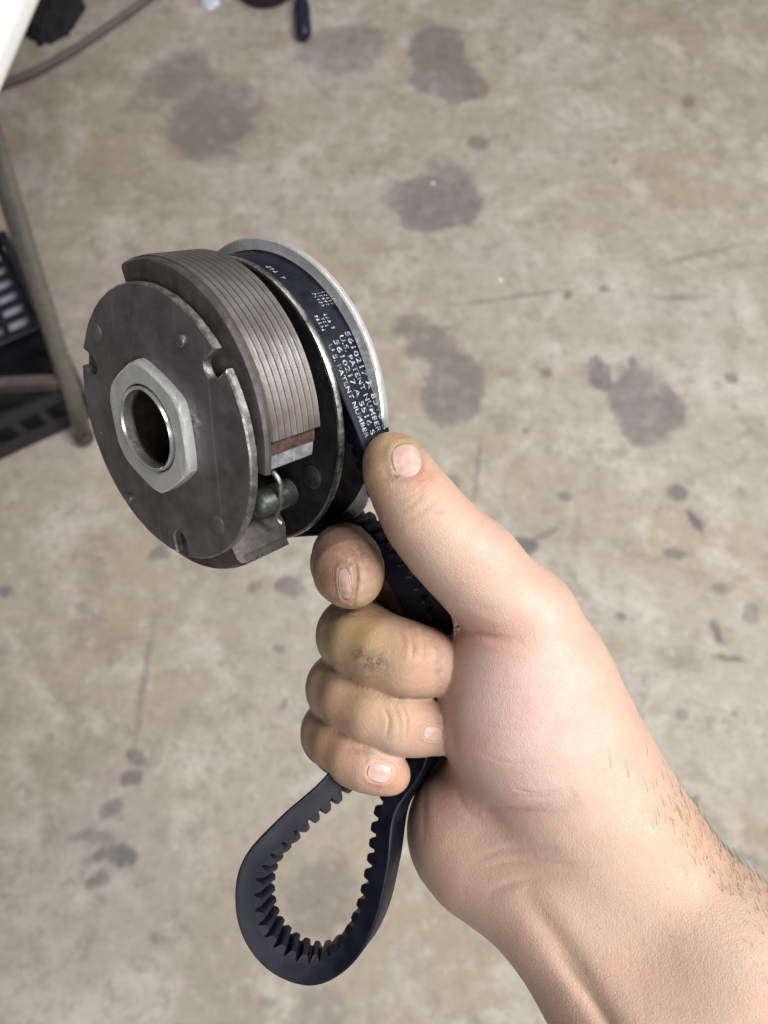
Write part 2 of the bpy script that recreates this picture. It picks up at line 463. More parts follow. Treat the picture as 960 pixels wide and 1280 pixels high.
sl = lathe('sleeve', [(15.5, 40), (15.5, -4.3), (15.2, -4.9), (14.8, -4.9), (14.2, -4.2), (13.9, -1.0), (15.0, -0.6), (15.0, 40)], M['sleeve'], 96, nut)
lathe('bore', [(13.85, -1.1), (13.5, -0.5), (13.5, 56), (0.01, 56), (0.01, 56.5), (14.6, 56.5)], M['bore'], 64, sl, close=False)

# three brake shoes
def shoe(a0, a1, off, bare=False):
    e = empty('brake_shoe'); e.parent = clutch; e.location = (off[0] * mm, off[1] * mm, 0)
    body = lathe('shoe_body', [(37, 5.0), (51.0, 5.0), (52.3, 5.5), (53.0, 6.6), (53.0, 7.6), (50.4, 7.7), (50.4, 28.8), (48.5, 30.0), (45.6, 31.0), (37, 31)], M['shoe'], 60, e, a0, a1, 25)
    prof = []
    g0, g1, ng = 7.8, 29.2, 8
    w = (g1 - g0) / ng
    for k in range(ng):
        s = g0 + k * w
        prof += [(53.0, s + 0.14), (53.55, s + 0.4), (53.65, s + w * 0.5), (53.6, s + w - 0.55), (53.8, s + w - 0.3), (53.0, s + w - 0.12), (52.55, s + w)]
    prof = [(50.45, g0 - 0.1), (52.7, g0 - 0.1)] + prof[:-1] + [(50.45, g1)]
    l0 = 12.5 if bare else 1.0
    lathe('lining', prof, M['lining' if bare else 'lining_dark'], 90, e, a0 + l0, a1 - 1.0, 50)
    if bare:   # the lining stops short: bond residue, then bare aluminium
        lathe('bond_strip', [(50.42, 8.0), (51.5, 8.2), (51.5, 28.4), (50.42, 28.8)], M['glue'], 8, e, a0 + 6.4, a0 + 12.45, 30)
        lathe('end_pad', [(50.42, 8.0), (50.9, 8.2), (50.9, 28.2), (50.42, 28.8)], M['shoe_end'], 8, e, a0 + 0.2, a0 + 6.9, 30)
    return e
shoe(-12.0, 109.0, (-1.4, 4.3), True)
shoe(-150.0, -53.0, (1.2, -3.4))
shoe(128.0, 200.0, (-2.5, -0.5))
# return springs and pivot posts seen in the gaps
for k, (px, py) in enumerate(((333, 640),)):
    x, y = PL(px, py, 18)
for ang in (111.0, 215.0):
    x, y = 43.0 * math.cos(math.radians(ang)), 43.0 * math.sin(math.radians(ang))
    V, Fc = [], []
    prof = [(3.2, 3.05), (3.2, 6), (4.6, 6.6), (5.0, 12), (4.6, 15.5), (3.0, 16.5), (2.4, 35.9)]
    n = 28
    for i in range(n):
        t = 2 * math.pi * i / n
        for (q, s) in prof: V.append(((x + q * math.cos(t)) * mm, (y + q * math.sin(t)) * mm, -s * mm))
    kk = len(prof)
    for i in range(n):
        for q in range(kk - 1): Fc.append((i * kk + q, i * kk + q + 1, ((i + 1) % n) * kk + q + 1, ((i + 1) % n) * kk + q))
    mesh_ob('pivot_post', V, Fc, M['plate_edge'], clutch)
# bent spring hook beside the post
def tube(name, pts, rad, material, parent=None, seg=10, loc=None):
    pts = [np.asarray(p, float) for p in pts]
    V, Fc = [], []
    up = np.array([0.123, 0.456, 0.88])
    n = len(pts)
    for i, p in enumerate(pts):
        t = nz(pts[min(i + 1, n - 1)] - pts[max(i - 1, 0)])
        a = nz(np.cross(t, up)); b = np.cross(t, a)
        r = rad[i] if hasattr(rad, '__len__') else rad
        for k in range(seg):
            q = 2 * math.pi * k / seg
            V.append(p + r * (math.cos(q) * a + math.sin(q) * b))
    for i in range(n - 1):
        for k in range(seg):
            Fc.append((i * seg + k, i * seg + (k + 1) % seg, (i + 1) * seg + (k + 1) % seg, (i + 1) * seg + k))
    Fc.append(tuple(range(seg))[::-1]); Fc.append(tuple((n - 1) * seg + k for k in range(seg)))
    return mesh_ob(name, V, Fc, material, parent, loc=loc)
def catmull(P, per=10, closed=False):
    P = [np.asarray(p, float) for p in P]; n = len(P); out = []
    for i in range(n if closed else n - 1):
        g = (lambda k: P[k % n]) if closed else (lambda k: P[min(max(k, 0), n - 1)])
        a, b, c, d = g(i - 1), g(i), g(i + 1), g(i + 2)
        for k in range(per):
            t = k / per
            out.append(0.5 * ((2 * b) + (c - a) * t + (2 * a - 5 * b + 4 * c - d) * t * t + (-a + 3 * b - 3 * c + d) * t ** 3))
    if not closed: out.append(P[-1])
    return out
stud('spring_post', 41.5 * math.cos(math.radians(-38)), 41.5 * math.sin(math.radians(-38)), 5.2, 30.0, 17.0, M['shaded_end'], clutch, 3.0)
hk = []
for (px, py, s) in ((340, 588, 20), (349, 602, 21), (351, 625, 22), (346, 645, 22), (352, 655, 23)):
    x, y = PL(px, py, s); hk.append((x * mm, y * mm, -s * mm))
tube('spring_hook', catmull(hk, 6), 0.0010, M['plate_edge'], clutch)

# near flange (backing plate + inner sheave), far sheave
lathe('backing_plate', [(17.3, 36.0), (52.5, 36.0), (54.3, 35.3), (55.0, 35.6), (55.2, 36.6), (54.8, 37.6), (53.6, 38.0), (30, 43.0), (17.3, 43.0)], M['flange'], 160)
lathe('sheave_rim', [(54.4, 35.2), (55.2, 35.3), (55.6, 36.2), (55.5, 37.4), (54.9, 38.0)], M['rim_dull'], 160, close=False)
for ang in (-25.6, 94.4, 214.4):
    stud('boss', 44.5 * math.cos(math.radians(ang)), 44.5 * math.sin(math.radians(ang)), 4.6, 36.0, 1.5, M['flange'], clutch, 0.9)
lathe('far_sheave', [(17.3, 47.2), (30, 47.2), (56.1, 52.1), (56.1, 55.2), (30, 52), (17.3, 52)], M['flange'], 160)
lathe('sheave_rim', [(56.2, 52.0), (57.4, 52.25), (59.8, 52.3), (60.4, 52.8), (60.6, 53.6), (60.5, 55.0), (59.8, 55.6), (56.2, 55.5)], M['rim'], 180)
lathe('rear_hub', [(17.25, 44), (24, 44), (26, 52), (26, 64), (24, 66), (17.25, 66)], M['plate'], 96)

# ------------------------------------------------------------------ drive belt
BR = 51.6                                            # radius of the belt's middle on the pulley
GS = 45.0                                            # middle of the groove behind the front plate
def circ_pt(deg):
    t = math.radians(deg)
    return c0 - nn * GS + BR * (math.cos(t) * e1 + math.sin(t) * e2)
w_loop = nz([-.31, .11, .94])
w_mid = nz([-.55, -.15, .80])
w_face = nz([-.14, 0.0, .99])
ctrl = []
for d in range(28, 298, 8): ctrl.append((circ_pt(d), nn))
ctrl += [(un(434, 652, 297), nz(nn * .8 + w_mid * .2)), (un(472, 676, 290), nz(nn * .5 + w_mid * .5)), (un(500, 718, 285), nz(w_face + w_mid * .4)), (un(522, 772, 282), w_face), (un(518, 845, 282), w_mid),
         (un(470, 915, 281), nz(w_mid + w_loop)), (un(424, 976, 273), nz(w_mid * .4 + w_loop)), (un(367, 1028, 266), w_loop),
         (un(328, 1072, 264), w_loop), (un(319, 1115, 263), w_loop), (un(329, 1158, 263), w_loop), (un(358, 1191, 263), w_loop), (un(401, 1204, 263), w_loop), (un(440, 1182, 263), w_loop),
         (un(466, 1137, 264), w_loop), (un(481, 1075, 268), w_loop), (un(493, 1005, 275), nz(w_mid * .3 + w_loop)), (un(532, 938, 281), nz(w_mid + w_loop)),
         (un(542, 850, 281), w_mid), (un(557, 774, 279), w_face), (un(522, 690, 276), nz(w_face + nn * .3)), (un(482, 608, 269), nz(nn * .7 + w_face * .3)), (un(452, 522, 263), nn)]
CP = np.array(catmull([np.r_[p, w] for p, w in ctrl], 16, True))
def resample(Q, n):
    D = np.r_[Q, Q[:1]]
    L = np.r_[0, np.cumsum(np.linalg.norm(np.diff(D[:, :3], axis=0), axis=1))]
    u = np.linspace(0, L[-1], n, endpoint=False)
    return np.stack([np.interp(u, L, D[:, k]) for k in range(6)], 1), L[-1]
NB = 640
BP, BLEN = resample(CP, NB)
for _ in range(4): BP = 0.5 * BP + 0.25 * (np.roll(BP, 1, 0) + np.roll(BP, -1, 0))
bP = BP[:, :3]
bT = np.roll(bP, -1, 0) - np.roll(bP, 1, 0); bT /= np.linalg.norm(bT, axis=1)[:, None]
bW = BP[:, 3:]; bW = bW - bT * (bW * bT).sum(1)[:, None]; bW /= np.linalg.norm(bW, axis=1)[:, None]
bN = np.cross(bT, bW)
# outward = away from the pulley centre on the wrap
if ((bP[40] - (c0 - nn * GS)) @ bN[40]) < 0: bN = -bN
BORG = to_world(bP[0])
def bw(p): return to_world(p) - BORG
def bsample(u):
    """frame at arc length u (mm)"""
    x = (u / BLEN * NB) % NB; i = int(x) % NB; j = (i + 1) % NB; t = x - int(x)
    f_ = lambda A: A[i] * (1 - t) + A[j] * t
    return f_(bP), f_(bT), nz(f_(bW)), nz(f_(bN))
# cross-section (across, outward) in mm; the middle of the belt is 0
SEC = [(-7.9, 3.2), (-7.5, 3.75), (-6.9, 3.9), (6.9, 3.9), (7.5, 3.75), (7.9, 3.2), (7.75, 2.6), (7.3, 1.9), (5.95, -2.7), (-5.95, -2.7), (-7.3, 1.9), (-7.75, 2.6)]
V, Fc = [], []
for i in range(NB):
    for (a, b) in SEC: V.append(bw(bP[i] + bW[i] * a + bN[i] * b))
k = len(SEC)
for i in range(NB):
    j = (i + 1) % NB
    for q in range(k): Fc.append((i * k + q, i * k + (q + 1) % k, j * k + (q + 1) % k, j * k + q))
belt = mesh_ob('drive_belt', V, Fc, M['rubber'], loc=BORG)
bm = bmesh.new(); bm.from_mesh(belt.data); bmesh.ops.recalc_face_normals(bm, faces=bm.faces); bm.to_mesh(belt.data); bm.free()
belt.data.set_sharp_from_angle(angle=math.radians(40))
tag(belt, 'black toothed rubber drive belt looped over the pulley, ends in a teardrop below the fist', 'belt')
NT = int(BLEN / 5.1)
for t_ in range(NT):
    u = (t_ + 0.5) * BLEN / NT
    rows = []
    for du, dep in ((-2.2, -2.5), (-1.9, -3.5), (-1.5, -4.6), (-0.95, -5.2), (0.95, -5.2), (1.5, -4.6), (1.9, -3.5), (2.2, -2.5)):
        p, tt, w, nv = bsample(u + du)
        hw = 5.95 + (dep + 2.7) * 0.34
        rows.append((bw(p - w * hw + nv * dep), bw(p + w * hw + nv * dep)))
    p, tt, w, nv = bsample(u)
    org = bw(p)
    V = [q - org for r in rows for q in r]
    n = len(rows)
    Fc = [(2 * i, 2 * i + 1, 2 * (i + 1) + 1, 2 * (i + 1)) for i in range(n - 1)] + [(0, 2 * n - 2, 2 * n - 1, 1)]
    Fc += [tuple(2 * i for i in range(n)), tuple(2 * i + 1 for i in range(n))[::-1]]
    o = mesh_ob('tooth', V, Fc, M['rubber'], belt, smooth=False, loc=org)
# printed lettering
gridu = np.arange(0, 150, 0.5)
def find_u(px, py):
    best = None
    for u in np.r_[np.arange(0, 110, 0.5), np.arange(BLEN - 70, BLEN, 0.5)]:
        p, t, w, nv = bsample(u)
        for v in np.arange(-8, 8.1, 0.5):
            q = p + w * v + nv * 3.9
            if nv @ q > 0: continue
            d = np.hypot(*(pix(q) - (px, py)))
            if best is None or d < best[0]: best = (d, u if u < 300 else u - BLEN, v)
    return best
def text_geo(body):
    cu = bpy.data.curves.new('lettering', 'FONT'); cu.body = body; cu.resolution_u = 2
    cu.space_character = 1.08; cu.offset = 0.014
    o = bpy.data.objects.new('lettering', cu); COL.objects.link(o)
    dg = bpy.context.evaluated_depsgraph_get()
    me = o.evaluated_get(dg).to_mesh()
    V = np.array([v.co[:] for v in me.vertices]); Fc = [tuple(p.vertices) for p in me.polygons]
    o.evaluated_get(dg).to_mesh_clear()
    bpy.data.objects.remove(o); bpy.data.curves.remove(cu)
    return V, Fc
def print_text(body, u_start, u_end, v_base, height, name='printed_lettering'):
    """text runs from u_start towards u_end; letter tops point to the far side of the belt"""
    V, Fc = text_geo(body)
    V[:, 0] -= V[:, 0].min()
    L = V[:, 0].max()
    out = []
    for x, y, z in V:
        u = u_start + (u_end - u_start) * x / L
        p, t, w, nv = bsample(u)
        out.append(bw(p + w * (v_base - y / 0.7 * height) + nv * 3.96))
    o = mesh_ob(name, out, Fc, M['ink'], belt, smooth=False)
    return o
_, ua, va = find_u(420, 420); _, ub, vb = find_u(462, 545)
print('TEXT', ua, va, ub, vb, 'belt length', BLEN)
print_text('5610217 A 6516 5', ua + 1, ub, -4.4, 2.25)
print_text('U.S. PATENT NUMBER', ua, ub, -1.0, 2.25)
print_text('5610217 A 5516 S', ua - 1, ub, 2.4, 2.25)
print_text('U.S. PATENT NUMBER', ua - 2, ub, 5.6, 2.0)
def print_strokes(uc, vc, half_u, half_v, rows, cols, seed):
    """a small block of print too fine to read: rows of short broken strokes"""
    r = np.random.default_rng(seed); out, fc = [], []
    for i in range(rows):
        for j in range(cols):
            if r.random() < 0.12: continue
            cu_, cv_ = -1 + 2 * (j + 0.5) / cols, -1 + 2 * (i + 0.5) / rows
            for (du, dv, lu, lv) in ((0, 0, 0.25, 0.85), (0.35 * r.choice([-1, 1]), 0.5 * r.choice([-1, 0, 1]), 0.6, 0.22), (0, 0.6 * r.choice([-1, 1]), 0.75, 0.22)):
                b0 = len(out)
                for sx, sy in ((-1, -1), (1, -1), (1, 1), (-1, 1)):
                    u = uc + half_u * (cu_ + (du + sx * lu) * 0.8 / cols); v = vc + half_v * (cv_ + (dv + sy * lv) * 0.8 / rows)
                    p, t, w, nv = bsample(u); out.append(bw(p + w * v + nv * (3.955 + 0.004 * (len(fc) % 3))))
                fc.append((b0, b0 + 1, b0 + 2, b0 + 3))
    return mesh_ob('printed_mark', out, fc, M['ink'], belt, smooth=False)
for sd_, (px, py, hu, hv, rw, cl) in enumerate(((406, 402, 3.1, 3.4, 3, 5), (404, 373, 3.1, 3.4, 3, 5), (345, 340, 4.5, 1.4, 1, 5), (390, 343, 3.0, 1.0, 1, 3), (306, 304, 4.5, 1.6, 1, 5))):
    _, uu, vv = find_u(px, py)
    print_strokes(uu, vv, hu, hv, rw, cl, sd_)

# ------------------------------------------------------------------ the hand
def skin_mat():
    N = Nodes('skin')
    at_ = N.n('ShaderNodeAttribute', attribute_name='tone')
    c = at_.outputs['Color']
    mot = N.noise(95, 5, 0.65); fine = N.noise(900, 4, 0.7)
    c = N.mix(N.rng(mot, 0.35, 0.7, 0, 0.38), c, (0.47, 0.26, 0.20))
    c = N.mix(N.rng(N.noise(38, 3, 0.6), 0.5, 0.72, 0, 0.35), c, (0.47, 0.245, 0.19))
    c = N.mix(N.rng(N.noise(190, 4, 0.7), 0.5, 0.75, 0, 0.16), c, (0.50, 0.37, 0.285))
    gr = N.n('ShaderNodeAttribute', attribute_name='grime_shade')
    g = N.math('MULTIPLY', gr.outputs['Fac'], N.rng(N.noise(420, 6, 0.75), 0.34, 0.62, 0.15, 1.0))
    c = N.mix(g, c, (0.10, 0.075, 0.06))
    vo = N.n('ShaderNodeTexVoronoi', feature='DISTANCE_TO_EDGE'); vo.inputs['Scale'].default_value = 1150
    dv = N.n('ShaderNodeVectorMath', operation='MULTIPLY_ADD')
    wn = N.n('ShaderNodeTexNoise'); wn.inputs['Scale'].default_value = 300; N.link(N.co, wn.inputs['Vector'])
    N.link(wn.outputs['Color'], dv.inputs[0]); dv.inputs[1].default_value = (0.002, 0.002, 0.002); N.link(N.co, dv.inputs[2])
    N.link(dv.outputs[0], vo.inputs['Vector'])
    cell = N.rng(vo.outputs['Distance'], 0.0, 0.28)
    h = N.math('ADD', N.math('MULTIPLY', cell, 0.5), N.math('MULTIPLY', fine, 0.7))
    nb = N.bump(h, 0.45, 0.00024)
    nb = N.bump(N.noise(210, 5, 0.62), 0.24, 0.0010, nb)
    r = N.rng(N.noise(240, 4), 0.3, 0.7, 0.42, 0.58)
    return N.done(Base_Color=c, Roughness=r, Normal=nb, Subsurface_Weight=0.16, Subsurface_Scale=0.0035,
                  Subsurface_Radius=(1.0, 0.38, 0.22), Specular_IOR_Level=0.42)
def nail_mat():
    N = Nodes('fingernail')
    c = N.mix(N.rng(N.noise(300, 3), 0.35, 0.7), (0.43, 0.275, 0.225), (0.51, 0.35, 0.30))
    return N.done(Base_Color=c, Roughness=0.40, Subsurface_Weight=0.1, Subsurface_Scale=0.002, Normal=N.bump(N.noise(700, 3), 0.1, 0.0002))
M['skin'], M['nail'] = skin_mat(), nail_mat()
M['dirty_nail'] = plain('grimy_fingernail', (0.30, 0.20, 0.155), 0.42, 0, 0.15, 400, 0.1, 0.0002)

H = 0.8                                           # grid step, mm
LO = np.array([-46.0, -236.0, -322.0]); HI = np.array([150.0, 38.0, -160.0])
DIM = np.ceil((HI - LO) / H).astype(int)
AX = [LO[k] + H * np.arange(DIM[k]) for k in range(3)]
BIG = np.float32(60.0)
def pt(x, y, d, r):
    return un(x, y, d), r * d / FPX
def round_cone(F, A, B, k):
    """smoothly add a tapered capsule between (point, radius) A and B to field F"""
    (a, ra), (b, rb) = A, B
    m = max(ra, rb) + k + 4
    lo = np.minimum(a, b) - m; hi = np.maximum(a, b) + m
    i0 = np.clip(((lo - LO) / H).astype(int), 0, DIM - 1); i1 = np.clip(((hi - LO) / H).astype(int) + 1, 1, DIM)
    if (i1 <= i0).any(): return
    sl_ = tuple(slice(p, q) for p, q in zip(i0, i1))
    X = AX[0][sl_[0]][:, None, None].astype(np.float32); Y = AX[1][sl_[1]][None, :, None].astype(np.float32); Z = AX[2][sl_[2]][None, None, :].astype(np.float32)
    ab = b - a; L2 = max(ab @ ab, 1e-6)
    t = np.clip(((X - a[0]) * ab[0] + (Y - a[1]) * ab[1] + (Z - a[2]) * ab[2]) / np.float32(L2), 0, 1)
    t = t.astype(np.float32)
    d = np.sqrt((X - a[0] - t * ab[0]) ** 2 + (Y - a[1] - t * ab[1]) ** 2 + (Z - a[2] - t * ab[2]) ** 2) - (ra + (rb - ra) * t)
    smin(F, sl_, d.astype(np.float32), k)
def smin(F, sl_, d, k):
    f0 = F[sl_]
    if k <= 0: F[sl_] = np.minimum(f0, d); return
    h = np.maximum(k - np.abs(f0 - d), 0) / k
    F[sl_] = np.minimum(f0, d) - h * h * k * 0.25
def chain(pts, k, F=None):
    if F is None: F = np.full(DIM, BIG, np.float32)
    P = [pt(*p) for p in pts]
    for a, b in zip(P, P[1:]): round_cone(F, a, b, k)
    return F
def merge(A, B, k):
    h = np.maximum(k - np.abs(A - B), 0) / k
    return np.minimum(A, B) - h * h * k * 0.25

def build_hand_field():
    palm = chain([(646, 776, 262, 66), (654, 828, 266, 92), (662, 884, 270, 113), (700, 965, 270, 112), (735, 1035, 262, 105)], 8)           # thumb ball
    chain([(594, 1035, 280, 84), (612, 1056, 276, 82), (684, 1104, 264, 84), (838, 1318, 240, 116), (1060, 1640, 215, 150)], 11, palm)   # heel, little-finger side
    chain([(735, 1000, 272, 92), (770, 1052, 264, 92), (905, 1222, 244, 112), (1150, 1500, 220, 140)], 12, palm)       # wrist, thumb side
    chain([(705, 1060, 272, 85), (830, 1250, 250, 105), (1080, 1570, 222, 145)], 10, palm)                             # forearm middle
    chain([(690, 1000, 296, 80), (600, 800, 306, 46)], 12, palm)                                                        # back of the hand
    chain([(650, 1010, 300, 75), (545, 930, 312, 42)], 12, palm)
    chain([(680, 930, 300, 85), (575, 860, 310, 46)], 12, palm)
    # thumb
    th = chain([(489, 573, 256, 33), (497, 590, 254, 40), (516, 622, 252, 45), (534, 650, 251, 50), (562, 682, 251, 53), (592, 708, 252, 57), (648, 774, 260, 68)], 5)
    F = merge(palm, th, 7)
    index = chain([(600, 800, 306, 46), (478, 702, 312, 44), (444, 692, 302, 44), (430, 694, 286, 38), (433, 704, 272, 43), (437, 716, 263, 43), (441, 724, 259, 35)], 3)
    middle = chain([(575, 860, 310, 46), (462, 806, 312, 43), (445, 794, 298, 47), (444, 794, 284, 47), (456, 802, 273, 46), (480, 815, 266, 46), (508, 824, 263, 46), (532, 828, 265, 41), (558, 833, 271, 35)], 3)
    ring = chain([(560, 900, 312, 44), (450, 875, 312, 42), (428, 860, 300, 44), (428, 862, 286, 43), (444, 872, 275, 43), (470, 888, 268, 43), (498, 900, 266, 42), (522, 906, 267, 37), (546, 913, 271, 31)], 3)
    pinky = chain([(545, 940, 312, 42), (438, 932, 312, 37), (416, 914, 300, 38), (416, 918, 288, 38), (428, 930, 278, 37), (446, 946, 270, 36), (464, 956, 266, 33), (479, 963, 265, 28), (490, 969, 266, 23)], 3)
    for g in (index, middle, ring, pinky): F = merge(F, g, 0.6)
    F[0], F[-1], F[:, 0], F[:, -1], F[:, :, 0], F[:, :, -1] = (np.maximum(x, 0.5) for x in (F[0], F[-1], F[:, 0], F[:, -1], F[:, :, 0], F[:, :, -1]))
    return F
def surface_nets(F):
    S = F < 0
    c = [S[i:DIM[0] - 1 + i, j:DIM[1] - 1 + j, k:DIM[2] - 1 + k] for i in (0, 1) for j in (0, 1) for k in (0, 1)]
    cnt = sum(x.astype(np.int8) for x in c)
    act = (cnt > 0) & (cnt < 8)
    I = np.argwhere(act)
    ids = np.full(act.shape, -1, np.int32); ids[act] = np.arange(len(I))
    val = {(i, j, k): F[I[:, 0] + i, I[:, 1] + j, I[:, 2] + k] for i in (0, 1) for j in (0, 1) for k in (0, 1)}
    acc = np.zeros((len(I), 3)); num = np.zeros(len(I))
    cor = list(val)
    for a in cor:
        for ax in range(3):
            if a[ax] == 0:
                b = list(a); b[ax] = 1; b = tuple(b)
                va, vb = val[a], val[b]
                m = (va < 0) != (vb < 0)
                t = np.where(m, va / np.where(m, va - vb, 1), 0)
                p = np.tile(np.array(a, float), (len(I), 1)); p[:, ax] += t
                acc[m] += p[m]; num[m] += 1
    V = LO + (I + acc / num[:, None]) * H
    Q = []
    for ax in range(3):
        o1, o2 = (ax + 1) % 3, (ax + 2) % 3
        a = [slice(1, -1)] * 3; b = [slice(1, -1)] * 3
        a[ax] = slice(0, -1); b[ax] = slice(1, None)
        sa, sb = S[tuple(a)], S[tuple(b)]
        e = np.argwhere(sa != sb); fl_ = sa[sa != sb]
        e[:, o1] += 1; e[:, o2] += 1
        def cell(d1, d2):
            q = e.copy(); q[:, o1] -= d1; q[:, o2] -= d2
            return ids[q[:, 0], q[:, 1], q[:, 2]]
        quad = np.stack([cell(1, 1), cell(0, 1), cell(0, 0), cell(1, 0)], 1)
        quad[~fl_] = quad[~fl_][:, ::-1]
        Q.append(quad)
    return V, np.concatenate(Q)

def poly_dist(P, line):
    d = np.full(len(P), 1e9); pos = np.zeros(len(P)); m = len(line) - 1
    near = np.where((P[:, 0] > min(q[0] for q in line) - 45) & (P[:, 0] < max(q[0] for q in line) + 45) &
                    (P[:, 1] > min(q[1] for q in line) - 45) & (P[:, 1] < max(q[1] for q in line) + 45))[0]
    S = P[near]; ds = d[near]; ps = pos[near]
    for k_, (a, b) in enumerate(zip(line, line[1:])):
        a, b = np.array(a, float), np.array(b, float); ab = b - a
        t = np.clip(((S - a) @ ab) / max(ab @ ab, 1e-9), 0, 1)
        q = np.hypot(*(S - a - t[:, None] * ab).T)
        m_ = q < ds
        ds = np.where(m_, q, ds); ps = np.where(m_, (k_ + t) / m, ps)
    d[near] = ds; pos[near] = ps
    return d, pos
NAILS = [  # centre pixel, half width, half length, direction of the nail's tip, squareness
    ('thumb', 508, 575, 17.5, 20.0, (-0.18, -0.98), 262),
    ('index', 431, 730, 7.5, 19.0, (0.12, 1.0), 250),
    ('ring', 541, 917, 8.5, 11.0, (1.0, 0.10), 262),
    ('little', 474, 966, 11.5, 14.5, (0.98, 0.20), 262)]
def nail_coords(P, nl):
    _, cx, cy, hw, hl, dr, _ = nl
    d = nz(dr); q = P - (cx, cy)
    return (q @ np.array([-d[1], d[0]])) / hw, (q @ d) / hl      # across, along (tip = +1)

CREASES = [
    ([(600, 1086), (650, 1075), (715, 1082), (770, 1075)], 0.35, 4), ([(612, 1112), (660, 1098), (720, 1100)], 0.22, 4), ([(585, 850), (640, 862), (700, 858)], 0.12, 3), ([(580, 900), (650, 915), (715, 905)], 0.12, 3),
    ([(590, 935), (640, 955), (700, 948)], 0.15, 3), ([(600, 830), (660, 836), (720, 828)], 0.10, 3), ([(556, 870), (562, 915), (575, 960)], 0.3, 5), ([(640, 985), (668, 992), (700, 988)], 0.35, 2.5),
    ([(510, 790), (516, 806), (514, 826)], 0.45, 2.5), ([(524, 786), (530, 806), (528, 832)], 0.45, 2.5), ([(540, 790), (544, 812)], 0.36, 2.5), ([(478, 882), (486, 900), (482, 922)], 0.32, 2.5), ([(500, 880), (508, 898), (506, 925)], 0.36, 2.5),
    ([(500, 622), (518, 618), (532, 604)], 0.15, 2.5), ([(510, 664), (534, 650), (556, 634)], 0.15, 3), ([(590, 690), (612, 690), (640, 705)], 0.15, 5),  # photo-pixel lines on the skin: line, depth mm, half width px
    ([(552, 770), (566, 783), (590, 794), (622, 800), (655, 800)], 0.8, 5), ([(550, 770), (580, 785), (620, 792), (670, 790)], 1.3, 16), ([(575, 752), (610, 765), (650, 768)], 0.35, 9),
    ([(560, 792), (600, 812), (660, 826)], 0.18, 6), ([(548, 958), (565, 985), (600, 1007), (650, 1016), (700, 1006), (722, 992)], 1.1, 12), ([(600, 1006), (640, 1014), (690, 1006)], 0.5, 4),
    ([(600, 1020), (660, 1040), (720, 1030)], 0.25, 12), ([(536, 965), (530, 1000), (530, 1060)], 0.25, 5), ([(566, 985), (580, 1010), (606, 1030)], 0.4, 4),
    ([(620, 990), (668, 996), (700, 992)], 0.2, 3), ([(650, 1110), (676, 1150), (706, 1192), (744, 1250), (790, 1330), (850, 1410)], 1.6, 15), ([(690, 1190), (738, 1254), (780, 1320)], 0.8, 7), ([(590, 1075), (640, 1060), (700, 1062)], 0.3, 5),
    ([(497, 640), (515, 630), (532, 612)], 0.22, 3), ([(505, 652), (528, 638), (550, 622)], 0.22, 4), ([(488, 610), (500, 604), (512, 606)], 0.2, 3),
    ([(512, 778), (520, 800), (522, 830)], 0.28, 5), ([(498, 785), (506, 812)], 0.2, 4), ([(534, 790), (538, 820)], 0.22, 3),
    ([(490, 878), (500, 905), (497, 935)], 0.2, 4), ([(452, 932), (458, 955), (452, 980)], 0.2, 4), ([(436, 700), (444, 706), (445, 730), (440, 760)], 0.9, 3.0),
    ([(560, 850), (566, 900), (570, 940)], 0.25, 7), ([(606, 1120), (640, 1105), (700, 1100)], 0.2, 6), ([(590, 1040), (640, 1048)], 0.2, 5),
]
TONE = [(560, 650, 60, 60, (0.42, 0.30, 0.215), .6), (520, 610, 40, 40, (0.41, 0.285, 0.185), .6),  # photo pixel, radii, colour, strength: skin colour, with finger shade and thumb-ball light painted in
    (640, 900, 110, 130, (0.555, 0.385, 0.345), .85), (560, 1060, 70, 80, (0.396, 0.242, 0.185), .7), (600, 792, 60, 20, (0.464, 0.212, 0.160), .65),
    (500, 556, 45, 30, (0.325, 0.221, 0.093), .8), (528, 596, 15, 13, (0.325, 0.092, 0.044), .8), (468, 600, 22, 60, (0.364, 0.221, 0.118), .6),
    (430, 710, 60, 60, (0.256, 0.146, 0.081), .95), (405, 715, 18, 30, (0.279, 0.100, 0.062), .6), (470, 720, 20, 40, (0.279, 0.199, 0.112), .6),
    (445, 790, 70, 50, (0.364, 0.257, 0.112), .9), (525, 825, 36, 46, (0.325, 0.172, 0.093), .75), (440, 870, 75, 50, (0.372, 0.248, 0.121), .85),
    (525, 912, 40, 30, (0.356, 0.199, 0.112), .7), (405, 940, 50, 45, (0.348, 0.218, 0.103), .85), (480, 980, 40, 20, (0.387, 0.184, 0.096), .7),
    (870, 1050, 75, 60, (0.396, 0.255, 0.155), .6), (620, 690, 90, 60, (0.473, 0.323, 0.252), .5), (700, 1180, 60, 90, (0.430, 0.281, 0.210), .5)]
